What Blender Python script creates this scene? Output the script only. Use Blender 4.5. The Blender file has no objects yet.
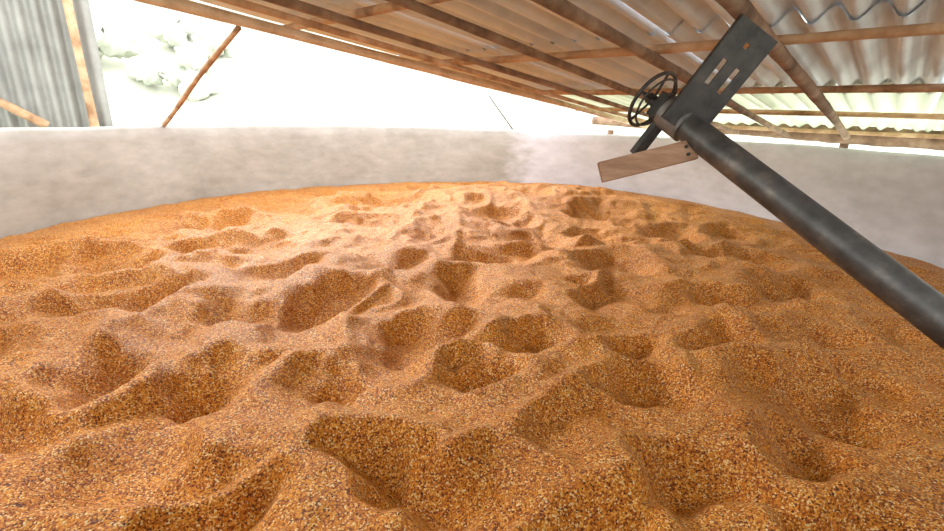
import bpy, bmesh, math, random
import numpy as np
from mathutils import Vector, Matrix
random.seed(4)
E = 2.45            # eye height above the ground
CX, CY, R = 0.0, 4.0, 4.12   # silo ring
RIM = E-0.25
K = 1.2             # roof size factor
A = .87             # auger size factor
dP = Vector((-.749,.663,0)).normalized()   # along purlins
dR = Vector((.663,.749,0)).normalized()    # down the roof slope
def roofz(d): return E+0.02*K+0.1*(6.8*K-d)
def RP(d,e,off=0): 
    d*=K; e*=K; off*=K
    p = dR*d+dP*e; return Vector((p.x,p.y,roofz(d)+off))

# ------------------------------------------------ materials
def mat(name):
    m=bpy.data.materials.new(name); m.use_nodes=True
    nt=m.node_tree; b=nt.nodes['Principled BSDF']; return m,nt,b
def N(nt,t,**k):
    n=nt.nodes.new(t)
    for a,v in k.items():
        if a in n.inputs: n.inputs[a].default_value=v
        else: setattr(n,a,v)
    return n
def ramp(nt,stops,interp='LINEAR'):
    r=nt.nodes.new('ShaderNodeValToRGB'); r.color_ramp.interpolation=interp
    el=r.color_ramp.elements
    while len(el)<len(stops): el.new(0.5)
    for e,(p,c) in zip(el,stops): e.position=p; e.color=(*c,1)
    return r
def coords(nt,scale=(1,1,1)):
    tc=nt.nodes.new('ShaderNodeTexCoord'); mp=nt.nodes.new('ShaderNodeMapping')
    mp.inputs['Scale'].default_value=scale
    nt.links.new(tc.outputs['Object'],mp.inputs['Vector']); return mp.outputs['Vector']
def noise_mat(name,stops,scale,rough=.8,metal=0,stretch=(1,1,1),bump=.2,detail=6,bscale=None,bdist=.01):
    m,nt,b=mat(name); L=nt.links; v=coords(nt,stretch)
    n=N(nt,'ShaderNodeTexNoise'); n.inputs['Scale'].default_value=scale; n.inputs['Detail'].default_value=detail
    n.inputs['Roughness'].default_value=.6
    L.new(v,n.inputs['Vector']); r=ramp(nt,stops); L.new(n.outputs['Fac'],r.inputs['Fac'])
    L.new(r.outputs['Color'],b.inputs['Base Color'])
    b.inputs['Roughness'].default_value=rough; b.inputs['Metallic'].default_value=metal
    if bump:
        n2=N(nt,'ShaderNodeTexNoise'); n2.inputs['Scale'].default_value=bscale or scale*3; n2.inputs['Detail'].default_value=4
        L.new(v,n2.inputs['Vector'])
        bp=N(nt,'ShaderNodeBump'); bp.inputs['Strength'].default_value=bump; bp.inputs['Distance'].default_value=bdist
        L.new(n2.outputs['Fac'],bp.inputs['Height']); L.new(bp.outputs['Normal'],b.inputs['Normal'])
    return m
wood=noise_mat('pole_wood',[(.3,(.24,.12,.055)),(.5,(.52,.31,.17)),(.72,(.72,.50,.33))],5,bump=.4)
wood_lit=noise_mat('lit_pole_wood',[(.3,(.46,.32,.20)),(.5,(.68,.52,.36)),(.72,(.82,.68,.54))],5,bump=.4)  # pole wood bleached: outdoor glare on the edge rafter painted into the colour
wood_dark=noise_mat('rafter_wood',[(.3,(.11,.06,.035)),(.5,(.26,.155,.095)),(.72,(.45,.31,.21))],5,bump=.4)
board_m=noise_mat('board_wood',[(.3,(.24,.13,.07)),(.55,(.36,.21,.125)),(.75,(.46,.29,.18))],6,stretch=(1,6,6),bump=.2)
steel=noise_mat('worn_steel',[(.3,(.05,.048,.045)),(.55,(.11,.105,.10)),(.75,(.24,.21,.175))],9,rough=.42,metal=.5,bump=.1)
steel_dark=noise_mat('dark_iron',[(.3,(.025,.025,.025)),(.6,(.065,.06,.055)),(.8,(.15,.11,.08))],12,rough=.5,metal=.4,bump=.1)
steel_light=noise_mat('collar_steel',[(.3,(.12,.12,.115)),(.6,(.24,.23,.22)),(.8,(.34,.31,.28))],14,rough=.5,metal=.5,bump=.1)
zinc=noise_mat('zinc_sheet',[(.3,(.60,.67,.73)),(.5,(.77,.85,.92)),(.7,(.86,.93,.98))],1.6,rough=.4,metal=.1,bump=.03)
zinc_shaded=noise_mat('zinc_shaded',[(.3,(.22,.22,.20)),(.5,(.30,.30,.275)),(.7,(.38,.38,.35))],2.2,rough=.5,metal=.3,bump=.03)  # zinc darkened: shade of the backlit inner face is in the colour
fib,nt,b=mat('fibreglass_sheet')
b.inputs['Base Color'].default_value=(.70,.75,.64,1); b.inputs['Roughness'].default_value=.5
tr=N(nt,'ShaderNodeBsdfTranslucent'); tr.inputs['Color'].default_value=(.60,.70,.50,1)
mx=N(nt,'ShaderNodeMixShader'); mx.inputs[0].default_value=.24
nt.links.new(b.outputs[0],mx.inputs[1]); nt.links.new(tr.outputs[0],mx.inputs[2])
nt.links.new(mx.outputs[0],nt.nodes['Material Output'].inputs['Surface'])

# concrete: bare plaster on one stretch, whitewash on the other, lightened for missing light
conc,nt,b=mat('plastered_concrete'); L=nt.links
v=coords(nt,(1,1,1.0)); v2=coords(nt,(1,1,2.2))
n1=N(nt,'ShaderNodeTexNoise'); n1.inputs['Scale'].default_value=1.4; n1.inputs['Detail'].default_value=8; n1.inputs['Roughness'].default_value=.6
n2=N(nt,'ShaderNodeTexNoise'); n2.inputs['Scale'].default_value=5; n2.inputs['Detail'].default_value=8
L.new(v,n1.inputs['Vector']); L.new(v2,n2.inputs['Vector'])
mm=N(nt,'ShaderNodeMath',operation='MULTIPLY_ADD'); mm.inputs[1].default_value=.4; L.new(n2.outputs['Fac'],mm.inputs[0])
mh=N(nt,'ShaderNodeMath',operation='MULTIPLY'); mh.inputs[1].default_value=.6; L.new(n1.outputs['Fac'],mh.inputs[0]); L.new(mh.outputs[0],mm.inputs[2])
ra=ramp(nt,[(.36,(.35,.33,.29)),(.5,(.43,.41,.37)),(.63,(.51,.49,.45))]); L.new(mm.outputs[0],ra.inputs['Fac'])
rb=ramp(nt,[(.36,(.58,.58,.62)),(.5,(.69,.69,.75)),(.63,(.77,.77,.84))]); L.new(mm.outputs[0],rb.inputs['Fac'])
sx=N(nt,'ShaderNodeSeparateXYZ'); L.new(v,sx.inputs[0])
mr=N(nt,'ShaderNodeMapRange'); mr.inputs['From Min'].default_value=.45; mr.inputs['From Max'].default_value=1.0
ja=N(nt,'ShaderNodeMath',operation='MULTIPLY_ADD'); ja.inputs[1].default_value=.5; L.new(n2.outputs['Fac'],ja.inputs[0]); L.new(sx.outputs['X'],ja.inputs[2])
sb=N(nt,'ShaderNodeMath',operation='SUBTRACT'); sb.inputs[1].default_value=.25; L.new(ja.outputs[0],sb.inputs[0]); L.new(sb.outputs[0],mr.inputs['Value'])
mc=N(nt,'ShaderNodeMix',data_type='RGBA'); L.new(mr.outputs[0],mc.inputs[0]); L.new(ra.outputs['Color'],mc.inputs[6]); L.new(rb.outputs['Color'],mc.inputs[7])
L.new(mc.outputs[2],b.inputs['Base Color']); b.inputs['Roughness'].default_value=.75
bp=N(nt,'ShaderNodeBump'); bp.inputs['Strength'].default_value=.3; bp.inputs['Distance'].default_value=.012
L.new(n2.outputs['Fac'],bp.inputs['Height']); L.new(bp.outputs['Normal'],b.inputs['Normal'])

# corn
corn,nt,b=mat('corn_kernels'); L=nt.links
v=coords(nt)
vo=N(nt,'ShaderNodeTexVoronoi'); vo.inputs['Scale'].default_value=185; vo.inputs['Randomness'].default_value=1
L.new(v,vo.inputs['Vector'])
sep=N(nt,'ShaderNodeSeparateColor'); L.new(vo.outputs['Color'],sep.inputs[0])
r=ramp(nt,[(0,(.09,.016,.004)),(.2,(.36,.085,.008)),(.45,(.62,.195,.014)),(.68,(.77,.285,.024)),(.88,(.88,.46,.08)),(.98,(.95,.74,.40))],'LINEAR')
L.new(sep.outputs[0],r.inputs['Fac'])
big=N(nt,'ShaderNodeTexNoise'); big.inputs['Scale'].default_value=2.0; big.inputs['Detail'].default_value=5
L.new(v,big.inputs['Vector'])
r2=ramp(nt,[(.3,(.82,.76,.68)),(.7,(1.0,1.0,1.0))]); L.new(big.outputs['Fac'],r2.inputs['Fac'])
mixc=N(nt,'ShaderNodeMix',data_type='RGBA',blend_type='MULTIPLY'); mixc.inputs[0].default_value=1
L.new(r.outputs['Color'],mixc.inputs[6]); L.new(r2.outputs['Color'],mixc.inputs[7])
L.new(mixc.outputs[2],b.inputs['Base Color'])
b.inputs['Roughness'].default_value=.38; b.inputs['Specular IOR Level'].default_value=.30
add=N(nt,'ShaderNodeMath',operation='MULTIPLY_ADD'); add.inputs[1].default_value=-1
L.new(vo.outputs['Distance'],add.inputs[0]); L.new(sep.outputs[1],add.inputs[2])
bp=N(nt,'ShaderNodeBump'); bp.inputs['Strength'].default_value=.9; bp.inputs['Distance'].default_value=.005
L.new(add.outputs[0],bp.inputs['Height']); L.new(bp.outputs['Normal'],b.inputs['Normal'])

# ------------------------------------------------ helpers
def link(name,me,m=None,parent=None,smooth=False):
    o=bpy.data.objects.new(name,me); bpy.context.scene.collection.objects.link(o)
    if m: me.materials.append(m)
    if parent: o.parent=parent
    if smooth:
        me.polygons.foreach_set('use_smooth',[True]*len(me.polygons))
    return o
def frame(a):
    a=a.normalized(); h=Vector((0,0,1)) if abs(a.z)<.9 else Vector((1,0,0))
    s=a.cross(h).normalized(); return s,s.cross(a).normalized()
def pole(name,p1,p2,r1,m,r2=None,wob=.012,parent=None,seg=14,rings=26):
    """hand-cut round timber: wobbling, knotty and tapered"""
    r2=r2 or r1*.85; a=p2-p1; s,t=frame(a); bm=bmesh.new(); rs=[]
    ph=[random.uniform(0,6.28) for _ in range(6)]
    for i in range(rings+1):
        f=i/rings; c=p1+a*f+s*wob*math.sin(3.1*f*2+ph[0])+t*wob*.5*math.sin(2.3*f*2+ph[1])
        rr=(r1*(1-f)+r2*f)*(1+.07*math.sin(17*f+ph[2])+.05*random.uniform(-1,1))
        rs.append([bm.verts.new(c+(s*math.cos(k*2*math.pi/seg)+t*math.sin(k*2*math.pi/seg))*rr*(1+.05*math.sin(3*k+ph[3]+f*2))) for k in range(seg)])
    for i in range(rings):
        for k in range(seg):
            bm.faces.new((rs[i][k],rs[i][(k+1)%seg],rs[i+1][(k+1)%seg],rs[i+1][k]))
    bm.faces.new(rs[0][::-1]); bm.faces.new(rs[-1])
    bmesh.ops.recalc_face_normals(bm,faces=bm.faces)
    me=bpy.data.meshes.new(name); bm.to_mesh(me); bm.free()
    return link(name,me,m,parent,True)
def tube(name,p1,p2,ro,ri,m,parent=None,seg=48):
    a=p2-p1; s,t=frame(a); bm=bmesh.new(); R4=[]
    for (c,r) in ((p1,ri),(p1,ro),(p2,ro),(p2,ri)):
        R4.append([bm.verts.new(c+(s*math.cos(k*2*math.pi/seg)+t*math.sin(k*2*math.pi/seg))*r) for k in range(seg)])
    for i in range(4):
        for k in range(seg):
            bm.faces.new((R4[i][k],R4[i][(k+1)%seg],R4[(i+1)%4][(k+1)%seg],R4[(i+1)%4][k]))
    bmesh.ops.recalc_face_normals(bm,faces=bm.faces)
    me=bpy.data.meshes.new(name); bm.to_mesh(me); bm.free()
    o=link(name,me,m,parent,True)
    md=o.modifiers.new('es','EDGE_SPLIT'); md.split_angle=math.radians(40)
    return o
def obox(name,c,x,y,z,sx,sy,sz,m,parent=None,bev=.003,holes=()):
    """oriented plate; holes (u0,u1,v0,v1) are slots cut through z. u along x, v along y"""
    bm=bmesh.new()
    us=sorted({-sx/2,sx/2,*[h[0] for h in holes],*[h[1] for h in holes]})
    vs=sorted({-sy/2,sy/2,*[h[2] for h in holes],*[h[3] for h in holes]})
    def hole(i,j):
        if i<0 or j<0 or i>=len(us)-1 or j>=len(vs)-1: return True
        um=(us[i]+us[i+1])/2; vm=(vs[j]+vs[j+1])/2
        return any(h[0]<um<h[1] and h[2]<vm<h[3] for h in holes)
    V={}
    def g(i,j,k):
        if (i,j,k) not in V: V[i,j,k]=bm.verts.new(c+x*us[i]+y*vs[j]+z*(sz/2 if k else -sz/2))
        return V[i,j,k]
    for i in range(len(us)-1):
        for j in range(len(vs)-1):
            if hole(i,j): continue
            bm.faces.new([g(i,j,1),g(i+1,j,1),g(i+1,j+1,1),g(i,j+1,1)])
            bm.faces.new([g(i,j,0),g(i,j+1,0),g(i+1,j+1,0),g(i+1,j,0)])
            if hole(i-1,j): bm.faces.new([g(i,j,0),g(i,j,1),g(i,j+1,1),g(i,j+1,0)])
            if hole(i+1,j): bm.faces.new([g(i+1,j,0),g(i+1,j+1,0),g(i+1,j+1,1),g(i+1,j,1)])
            if hole(i,j-1): bm.faces.new([g(i,j,0),g(i+1,j,0),g(i+1,j,1),g(i,j,1)])
            if hole(i,j+1): bm.faces.new([g(i,j+1,0),g(i,j+1,1),g(i+1,j+1,1),g(i+1,j+1,0)])
    bmesh.ops.recalc_face_normals(bm,faces=bm.faces)
    me=bpy.data.meshes.new(name); bm.to_mesh(me); bm.free()
    o=link(name,me,m,parent)
    if bev:
        md=o.modifiers.new('b','BEVEL'); md.width=bev; md.segments=2; md.limit_method='ANGLE'
    return o
def torus(name,c,a,R0,r,m,parent=None,S=72,T=12):
    s,t=frame(a); a=a.normalized(); bm=bmesh.new(); g=[]
    for i in range(S):
        th=i*2*math.pi/S; rd=s*math.cos(th)+t*math.sin(th)
        g.append([bm.verts.new(c+rd*(R0+r*math.cos(k*2*math.pi/T))+a*r*math.sin(k*2*math.pi/T)) for k in range(T)])
    for i in range(S):
        for k in range(T):
            bm.faces.new((g[i][k],g[(i+1)%S][k],g[(i+1)%S][(k+1)%T],g[i][(k+1)%T]))
    bmesh.ops.recalc_face_normals(bm,faces=bm.faces)
    me=bpy.data.meshes.new(name); bm.to_mesh(me); bm.free()
    return link(name,me,m,parent,True)

# ------------------------------------------------ numpy noise
rng=np.random.RandomState(11); TAB=rng.rand(256,256)
def vn(x,y):
    xi=np.floor(x).astype(int); yi=np.floor(y).astype(int); fx=x-xi; fy=y-yi
    fx=fx*fx*fx*(fx*(fx*6-15)+10); fy=fy*fy*fy*(fy*(fy*6-15)+10)
    g=lambda a,b_:TAB[a%256,b_%256]
    return (g(xi,yi)*(1-fx)+g(xi+1,yi)*fx)*(1-fy)+(g(xi,yi+1)*(1-fx)+g(xi+1,yi+1)*fx)*fy-.5
def fbm(x,y,o=4,p=.5):
    s=0;a=1
    for i in range(o):
        c_,s_=math.cos(.6*i),math.sin(.6*i)
        s=s+a*vn((x*c_-y*s_)*2**i+17.3*i,(x*s_+y*c_)*2**i+5.1*i); a*=p
    return s

# ------------------------------------------------ corn pile
n=680
u=np.linspace(-1,1,n); U,V=np.meshgrid(u,u,indexing='ij')
rad=R-.012
X=CX+rad*U*np.sqrt(1-V*V/2); Y=CY+rad*V*np.sqrt(1-U*U/2)
rr=np.sqrt((X-CX)**2+(Y-CY)**2)/R
Z=np.full_like(X,E-1.165)+.04*np.clip(1-rr**2,0,1)*np.clip((Y-1)/2.5,0,1)
Z+=.17*np.exp(-(((X-.9)/2.0)**2+((Y-6.7)/1.4)**2))
Z+=.12*np.exp(-(((X-2.15)/.3)**2+((Y-.75)/.3)**2))
wx=X+.20*fbm(X*2.4,Y*2.4,4,.52); wy=Y+.20*fbm(X*2.4+40,Y*2.4+9,4,.52)
edge=np.clip((1-rr)*6,0.2,1)
rid=1-np.abs(fbm(wx*2.4+31,wy*2.4+8,2,.35))*4
Z+=edge*(.045*fbm(wx*1.9,wy*1.9,2,.5)+.040*(rid-.4)+.042*fbm(wx*5,wy*5,3))
D=[(-2.05,2.76,.24,.14),(-.89,2.76,.26,.11),(-.66,3.4,.22,.07),(.15,3.77,.24,.09),(-1.16,6.1,.42,.13),(-.22,1.30,.17,.14),
(.37,1.05,.15,.11),(.81,1.91,.15,.12),(.1,1.96,.13,.10),(1.63,1.76,.26,.15),(.79,1.38,.14,.09),(2.4,4.0,.22,.11),(2.3,3.23,.22,.11),
(1.5,5.6,.26,.11),(2.06,4.7,.26,.12),(.3,5.4,.28,.11),(-1.12,1.72,.20,.11),(-1.45,2.55,.20,.09),(-3.17,3.16,.3,.12),(-1.15,1.25,.15,.09),
(-.62,1.83,.16,.09),(.91,2.3,.14,.09),(.38,2.36,.18,.10),(-1.96,4.0,.28,.09),(-.4,4.5,.25,.08),(.9,3.0,.22,.09),(1.3,3.7,.24,.1),
(-2.7,4.6,.3,.09),(1.9,2.4,.2,.09),(1.2,4.6,.22,.10),(-1.0,5.0,.26,.09),(2.7,4.9,.2,.1),(-1.7,1.95,.16,.09),(1.15,1.1,.14,.09),
(-2.1,5.5,.3,.08),(.7,6.6,.25,.08),(1.7,6.6,.25,.08),(-.75,1.1,.12,.08),(1.3,1.45,.14,.08),(-.2,2.35,.17,.08),(-1.75,1.45,.16,.08),
(1.35,2.3,.16,.09),(-2.5,2.2,.22,.1),(-.1,3.1,.2,.08),(-1.4,3.3,.2,.08),(-2.6,3.4,.2,.09),(.6,4.3,.2,.08),(1.8,3.0,.18,.08)]
for i in range(34):
    a=random.uniform(0,6.28); q=R*math.sqrt(random.random())*.92
    D.append((CX+q*math.cos(a),CY+q*math.sin(a),random.uniform(.07,.13),random.uniform(.03,.05)))
DW=Vector((-.6,.68))
for (x0,y0,r0,dp) in D:
    r0*=.80; dp*=.92
    th=random.uniform(-.8,.9); st=random.uniform(1.15,2.0)
    m_=(np.abs(X-x0)<r0*5+.3)&(np.abs(Y-y0)<r0*5+.3)
    i0=np.argmin((X-x0)**2+(Y-y0)**2); dx=wx[m_]-wx.flat[i0]; dy=wy[m_]-wy.flat[i0]
    a=dx*math.cos(th)+dy*math.sin(th); b_=-dx*math.sin(th)+dy*math.cos(th)
    q=np.sqrt((a/st)**2+b_**2)/r0
    side=(dx*DW[0]+dy*DW[1])/r0
    Z[m_]+=-dp*1.4*np.clip(1-np.power(q/1.55,1.5),0,1)**1.35+(.24+.14*np.clip(side,-1,1))*dp*np.exp(-((q-1.6)/.55)**2)
for _ in range(4):
    Z[1:-1,1:-1]=(Z[1:-1,1:-1]*2+Z[:-2,1:-1]+Z[2:,1:-1]+Z[1:-1,:-2]+Z[1:-1,2:])/6
Z+=edge*.010*fbm(X*12,Y*12,3)+.0025*fbm(X*60,Y*60,1)
co=np.stack([X,Y,Z],-1).reshape(-1,3)
idx=np.arange(n*n).reshape(n,n)
q=np.stack([idx[:-1,:-1],idx[1:,:-1],idx[1:,1:],idx[:-1,1:]],-1).reshape(-1,4)
bd=np.concatenate([idx[:-1,0],idx[-1,:-1],idx[:0:-1,-1],idx[0,:0:-1]])
low=co[bd].copy(); low[:,2]=0.02
li=np.arange(len(bd))+n*n; nx=np.roll(np.arange(len(bd)),-1)
sk=np.stack([bd,li,li[nx],bd[nx]],-1)
co=np.concatenate([co,low]); fc=np.concatenate([q,sk])
me=bpy.data.meshes.new('corn_grain_pile')
me.vertices.add(len(co)); me.vertices.foreach_set('co',co.ravel())
me.loops.add(len(fc)*4); me.loops.foreach_set('vertex_index',fc.ravel())
me.polygons.add(len(fc)); me.polygons.foreach_set('loop_start',np.arange(len(fc))*4)
me.polygons.foreach_set('loop_total',np.full(len(fc),4))
me.update(calc_edges=True)
pile=link('corn_grain_pile',me,corn,None,True)

# ------------------------------------------------ silo ring
S=256; T=.14; bm=bmesh.new()
zs=[0.0]+list(np.linspace(.6,RIM-.03,14))
inner=[(R,z) for z in zs]+[(R+.02,RIM),(R+T-.02,RIM)]+[(R+T,RIM-.03),(R+T,0)]
rings=[]
for k in range(S):
    th=k*2*math.pi/S; row=[]
    for j,(rr_,z) in enumerate(inner):
        w=.006*math.sin(5*th+z*2)+.005*math.sin(13*th+z*5)
        zz=z+(.008*math.sin(4*th)+.004*math.sin(19*th) if z>RIM-.1 else 0)
        row.append(bm.verts.new((CX+(rr_+w)*math.cos(th),CY+(rr_+w)*math.sin(th),zz)))
    rings.append(row)
m_=len(inner)
for k in range(S):
    for j in range(m_):
        bm.faces.new((rings[k][j],rings[(k+1)%S][j],rings[(k+1)%S][(j+1)%m_],rings[k][(j+1)%m_]))
bmesh.ops.recalc_face_normals(bm,faces=bm.faces)
me=bpy.data.meshes.new('concrete_silo_wall'); bm.to_mesh(me); bm.free()
link('concrete_silo_wall',me,conc,None,True)

# ------------------------------------------------ corrugated sheets
def corrugated(name,origin,wdir,ldir,nrm,W,Ln,m,pitch=.19,amp=.042,parent=None,step=8):
    bm=bmesh.new(); nn=int(W/pitch*step); rows=[]
    for i in range(nn+1):
        w=i/nn*W; ph=(w/pitch)%1
        h=amp*math.cos(ph*2*math.pi)
        rows.append([bm.verts.new(origin+wdir*w+ldir*Ln*f+nrm*h) for f in (0,.5,1)])
    for i in range(nn):
        for j in range(2): bm.faces.new((rows[i][j],rows[i+1][j],rows[i+1][j+1],rows[i][j+1]))
    me=bpy.data.meshes.new(name); bm.to_mesh(me); bm.free()
    return link(name,me,m,parent,True)
roof=bpy.data.objects.new('corrugated_roof',None); bpy.context.scene.collection.objects.link(roof)
sl=(RP(1,0)-RP(0,0)).normalized(); rn=sl.cross(dP).normalized()
if rn.z<0: rn=-rn
e0,e1=-1.3,3.32; ki=0
for ri,(d0,d1) in enumerate([(-1.0,.9),(.75,2.9),(2.75,4.7),(4.55,7.6)]):
    e=e0
    while e<e1-.2:
        w=min(1.2,e1-e); ki+=1
        m=fib if ri==3 else zinc
        corrugated(f'sheet_{ki}',RP(d0,e,.02+.012*(3-ri)+.004*(ki%2)),dP,sl,rn,(w+.02)*K,(RP(d1,0)-RP(d0,0)).length,m,parent=roof)
        e+=1.2
PO=-.055; RO=-.055-.032-.030
for e,rw,mm_ in ((2.88,.040,wood_lit),(2.58,.024,wood),(2.28,.028,wood_dark),(1.75,.030,wood_dark),(1.18,.038,wood_dark),(.54,.044,wood_dark),(-.3,.04,wood_dark),(-1.1,.04,wood_dark)):
    pole('rafter',RP(-.95,e,RO),RP(7.15,e+random.uniform(-.04,.04),RO),rw,mm_,rw*.9,wob=.022,rings=50,parent=roof)
for d in (-.8,.5,1.63,2.75,4.2,5.6,7.3):
    pole('purlin',RP(d,-1.3,PO),RP(d+random.uniform(-.05,.05),3.25,PO),.030,wood,.027,wob=.018,rings=50,parent=roof)
def EB(d,e,z): p=dR*d*K+dP*e*K; return Vector((p.x,p.y,E+z*K))
pole('eave_beam',EB(7.45,-1.6,-.17),EB(7.45,4.0,-.05),.15,wood_dark,.08,wob=.02,rings=50,parent=roof)
for e in (-1.5,.6,3.7):
    q_=EB(7.5,e,-.2); pole('roof_post',Vector((q_.x,q_.y,0)),q_,.07,wood_dark,parent=roof)
for (d,e) in ((-.9,3.15),(-.9,-1.1)):
    q_=RP(d,e,-.1); pole('roof_post',Vector((q_.x,q_.y,0)),q_,.07,wood_dark,parent=roof)
pole('wooden_brace',Vector((-3.72,5.82,RIM+.01)),Vector((-1.70,3.66,E+.52)),.024,wood,.020,wob=.008,parent=roof)
pole('thin_strut',Vector((.60,8.12,RIM+.01)),Vector((.18,8.0,E+.28)),.012,steel_light,.010,wob=.004,parent=roof)

# ------------------------------------------------ corrugated side wall on the left
a0=Vector((-4.74,6.38,0)); wd=Vector((-.78,-.62,0)).normalized(); wn=wd.cross(Vector((0,0,1)))
side=bpy.data.objects.new('wall_left',None); bpy.context.scene.collection.objects.link(side)
corrugated('metal_sheet',a0,wd,Vector((0,0,1)),wn,3.8,5.2,zinc_shaded,pitch=.15,amp=.03,parent=side)
inw=Vector((.62,-.78,0))
pole('wall_post',a0+wd*.20+inw*.11,a0+wd*.20+inw*.11+Vector((0,0,5.1)),.05,wood,parent=side)
pole('wall_post_2',a0+wd*3.4+inw*.11,a0+wd*3.4+inw*.11+Vector((0,0,5.1)),.07,wood,parent=side)
pole('wall_girt',a0+wd*.64+inw*.14+Vector((0,0,2.15)),a0+wd*2.6+inw*.14+Vector((0,0,3.5)),.05,wood,parent=side)

# ------------------------------------------------ auger
eye=Vector((0,0,E))
P1=eye+Vector((1.034,2.634,.021))*A; ax=Vector((.783,-1.03,-.75)).normalized()
aug=bpy.data.objects.new('grain_auger',None); bpy.context.scene.collection.objects.link(aug)
tube('auger_tube',P1-ax*.02*A,P1+ax*2.15,.073*A,.066*A,steel,aug)
tube('end_collar',P1-ax*.035*A,P1+ax*.11*A,.088*A,.070*A,steel_light,aug)
tube('end_cap',P1-ax*.045*A,P1-ax*.03*A,.086*A,.012*A,steel_dark,aug)
tube('drive_shaft',P1-ax*.22*A,P1+ax*.1*A,.014*A,.001,steel,aug)
b=Vector((.485,-.168,.85)).normalized(); c=Vector((.83,.118,-.50)); c=(c-b*c.dot(b)).normalized(); nn=c.cross(b).normalized()
toc=(eye-P1).normalized()
if nn.dot(toc)<0: nn=-nn
pc=P1+(ax*.06+nn*.075+b*.235-c*.012)*A
H=lambda *h: tuple(x*A for x in h)
obox('bracket_plate',pc,c,b,nn,.225*A,.54*A,.008*A,steel_dark,aug,.0015,holes=[H(-.012,.012,.17,.195),H(-.055,-.03,-.04,.09),H(.03,.055,-.04,.09)])
for sgn in (-1,1):
    obox('bracket_flange',pc+(c*sgn*.112-nn*.012)*A,nn,b,c,.026*A,.54*A,.007*A,steel_dark,aug,.0015)
obox('lower_bracket',P1-(ax*.03+b*.12)*A,c,b,ax,.05*A,.30*A,.03*A,steel_dark,aug,.002)
obox('bearing_block',P1-ax*.06*A,c,b,ax,.10*A,.14*A,.05*A,steel_dark,aug,.006)
wc=P1-ax*.15*A
torus('handwheel_rim',wc,ax,.155*A,.010*A,steel_dark,aug)
torus('handwheel_inner_rim',wc+ax*.03*A,ax,.135*A,.006*A,steel_dark,aug)
tube('handwheel_hub',wc-ax*.025*A,wc+ax*.04*A,.03*A,.012*A,steel_dark,aug)
s,t=frame(ax)
for k in range(5):
    th=k*2*math.pi/5+.3; rd=s*math.cos(th)+t*math.sin(th)
    tube(f'spoke_{k}',wc+rd*.025*A,wc+rd*.152*A,.007*A,.001,steel_dark,aug,seg=12)
bc=eye+Vector((.88,2.47,-.206))*A; bx=Vector((-.962,-.083,-.257)).normalized(); by=Vector((.25,-.28,-.9)); by=(by-bx*by.dot(bx)).normalized(); bz=bx.cross(by)
obox('wooden_board',bc,bx,by,bz,.50*A,.105*A,.035*A,board_m,aug,.004)
for k in (-1,1):
    tube('bolt',bc+(-bx*.2+by*.02*k-bz*.03)*A,bc+(-bx*.2+by*.02*k+bz*.03)*A,.009*A,.001,steel_dark,aug,seg=6)

# ------------------------------------------------ outside: ground, hill, trees
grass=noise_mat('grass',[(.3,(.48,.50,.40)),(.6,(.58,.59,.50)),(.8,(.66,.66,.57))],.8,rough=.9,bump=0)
leaf=noise_mat('foliage',[(.3,(.56,.60,.50)),(.5,(.66,.69,.60)),(.7,(.74,.76,.69))],1.6,rough=.8,bump=0)  # leaf green bleached pale, overexposure painted into the colour
gn=90; g=np.linspace(-70,70,gn); GX,GY=np.meshgrid(g,g,indexing='ij')
GZ=np.where(GY>16,(GY-16)*.30,0)+np.where(GX<-14,(-GX-14)*.2,0)
GZ=GZ+np.clip((np.sqrt(GX**2+GY**2)-12)/10,0,1)*1.3*(fbm(GX*.12,GY*.12,4)+.3)
gi=np.arange(gn*gn).reshape(gn,gn)
me=bpy.data.meshes.new('ground')
me.from_pydata(np.stack([GX,GY,GZ-.02],-1).reshape(-1,3).tolist(),[],np.stack([gi[:-1,:-1],gi[1:,:-1],gi[1:,1:],gi[:-1,1:]],-1).reshape(-1,4).tolist())
link('ground',me,grass,None,True)
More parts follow.
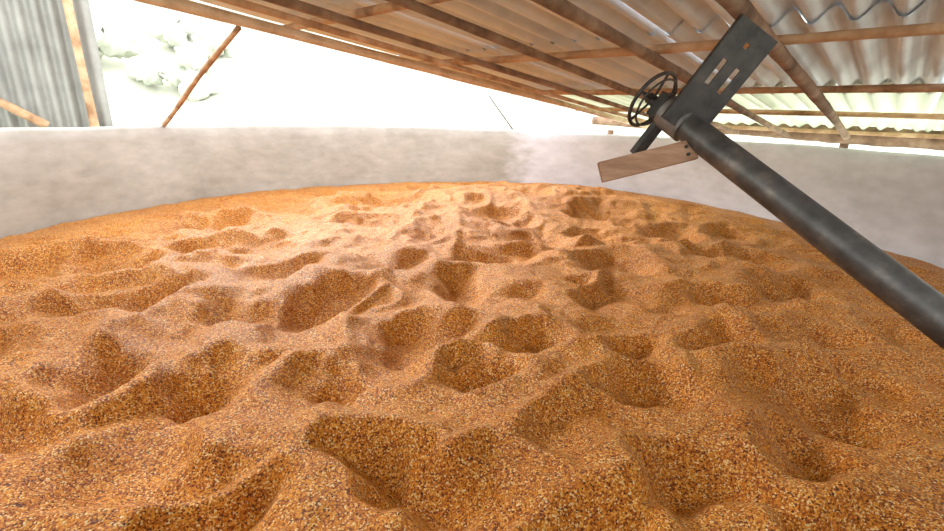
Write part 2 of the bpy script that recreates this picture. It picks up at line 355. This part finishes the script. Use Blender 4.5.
def gh(x,y):
    i=int(round((x+70)/140*(gn-1))); j=int(round((y+70)/140*(gn-1))); return float(GZ[i,j])
bm=bmesh.new()
from mathutils import noise as mn
spots=[(random.uniform(-44,12),random.uniform(38,52),random.uniform(1.5,3)) for i in range(24)]
spots+=[(-16,27,.4),(-20.5,27,.7),(-24,27,.8),(-17,31,1.0),(-28,30,1.5)]
for (x,y,h) in spots:
    z=gh(x,y)
    bmesh.ops.create_cone(bm,cap_ends=True,segments=8,radius1=.25,radius2=.12,depth=h,matrix=Matrix.Translation((x,y,z+h/2-.2)))
    for k in range(9):
        c0=Vector((x+random.uniform(-1.8,1.8),y+random.uniform(-1,1),z+h+random.uniform(-1.0,.8)))
        rr0=random.uniform(.4,.9)
        res=bmesh.ops.create_icosphere(bm,subdivisions=3,radius=1)
        for vv in res['verts']:
            d=vv.co.normalized(); vv.co=c0+d*rr0*(1+.5*mn.noise(d*3+c0)+.4*mn.noise(d*9+c0))
me=bpy.data.meshes.new('hillside_trees'); bm.to_mesh(me); bm.free()
link('hillside_trees',me,leaf,None,True)

# ------------------------------------------------ light
w=bpy.data.worlds.new('overcast_sky'); bpy.context.scene.world=w; w.use_nodes=True
bg=w.node_tree.nodes['Background']; bg.inputs[0].default_value=(.98,.99,1.0,1); bg.inputs[1].default_value=3.5
sd=bpy.data.lights.new('sun','SUN'); sd.energy=6.5; sd.angle=math.radians(36); sd.color=(1,.95,.87)
so=bpy.data.objects.new('sun',sd); bpy.context.scene.collection.objects.link(so); so.location=(-10,12,12)
so.rotation_euler=(-Vector((-.64,.64,.45))).to_track_quat('-Z','Y').to_euler()

# ------------------------------------------------ camera
cd=bpy.data.cameras.new('camera'); cam=bpy.data.objects.new('camera',cd); bpy.context.scene.collection.objects.link(cam)
cd.sensor_width=36; cd.lens=18; cd.clip_start=.02
cam.matrix_world=Matrix.Translation(eye)@Matrix.Rotation(math.radians(90-17.9),4,'X')@Matrix.Rotation(math.radians(1.8),4,'Z')
bpy.context.scene.camera=cam
try:
    bpy.context.scene.view_settings.view_transform='Standard'
except Exception: pass
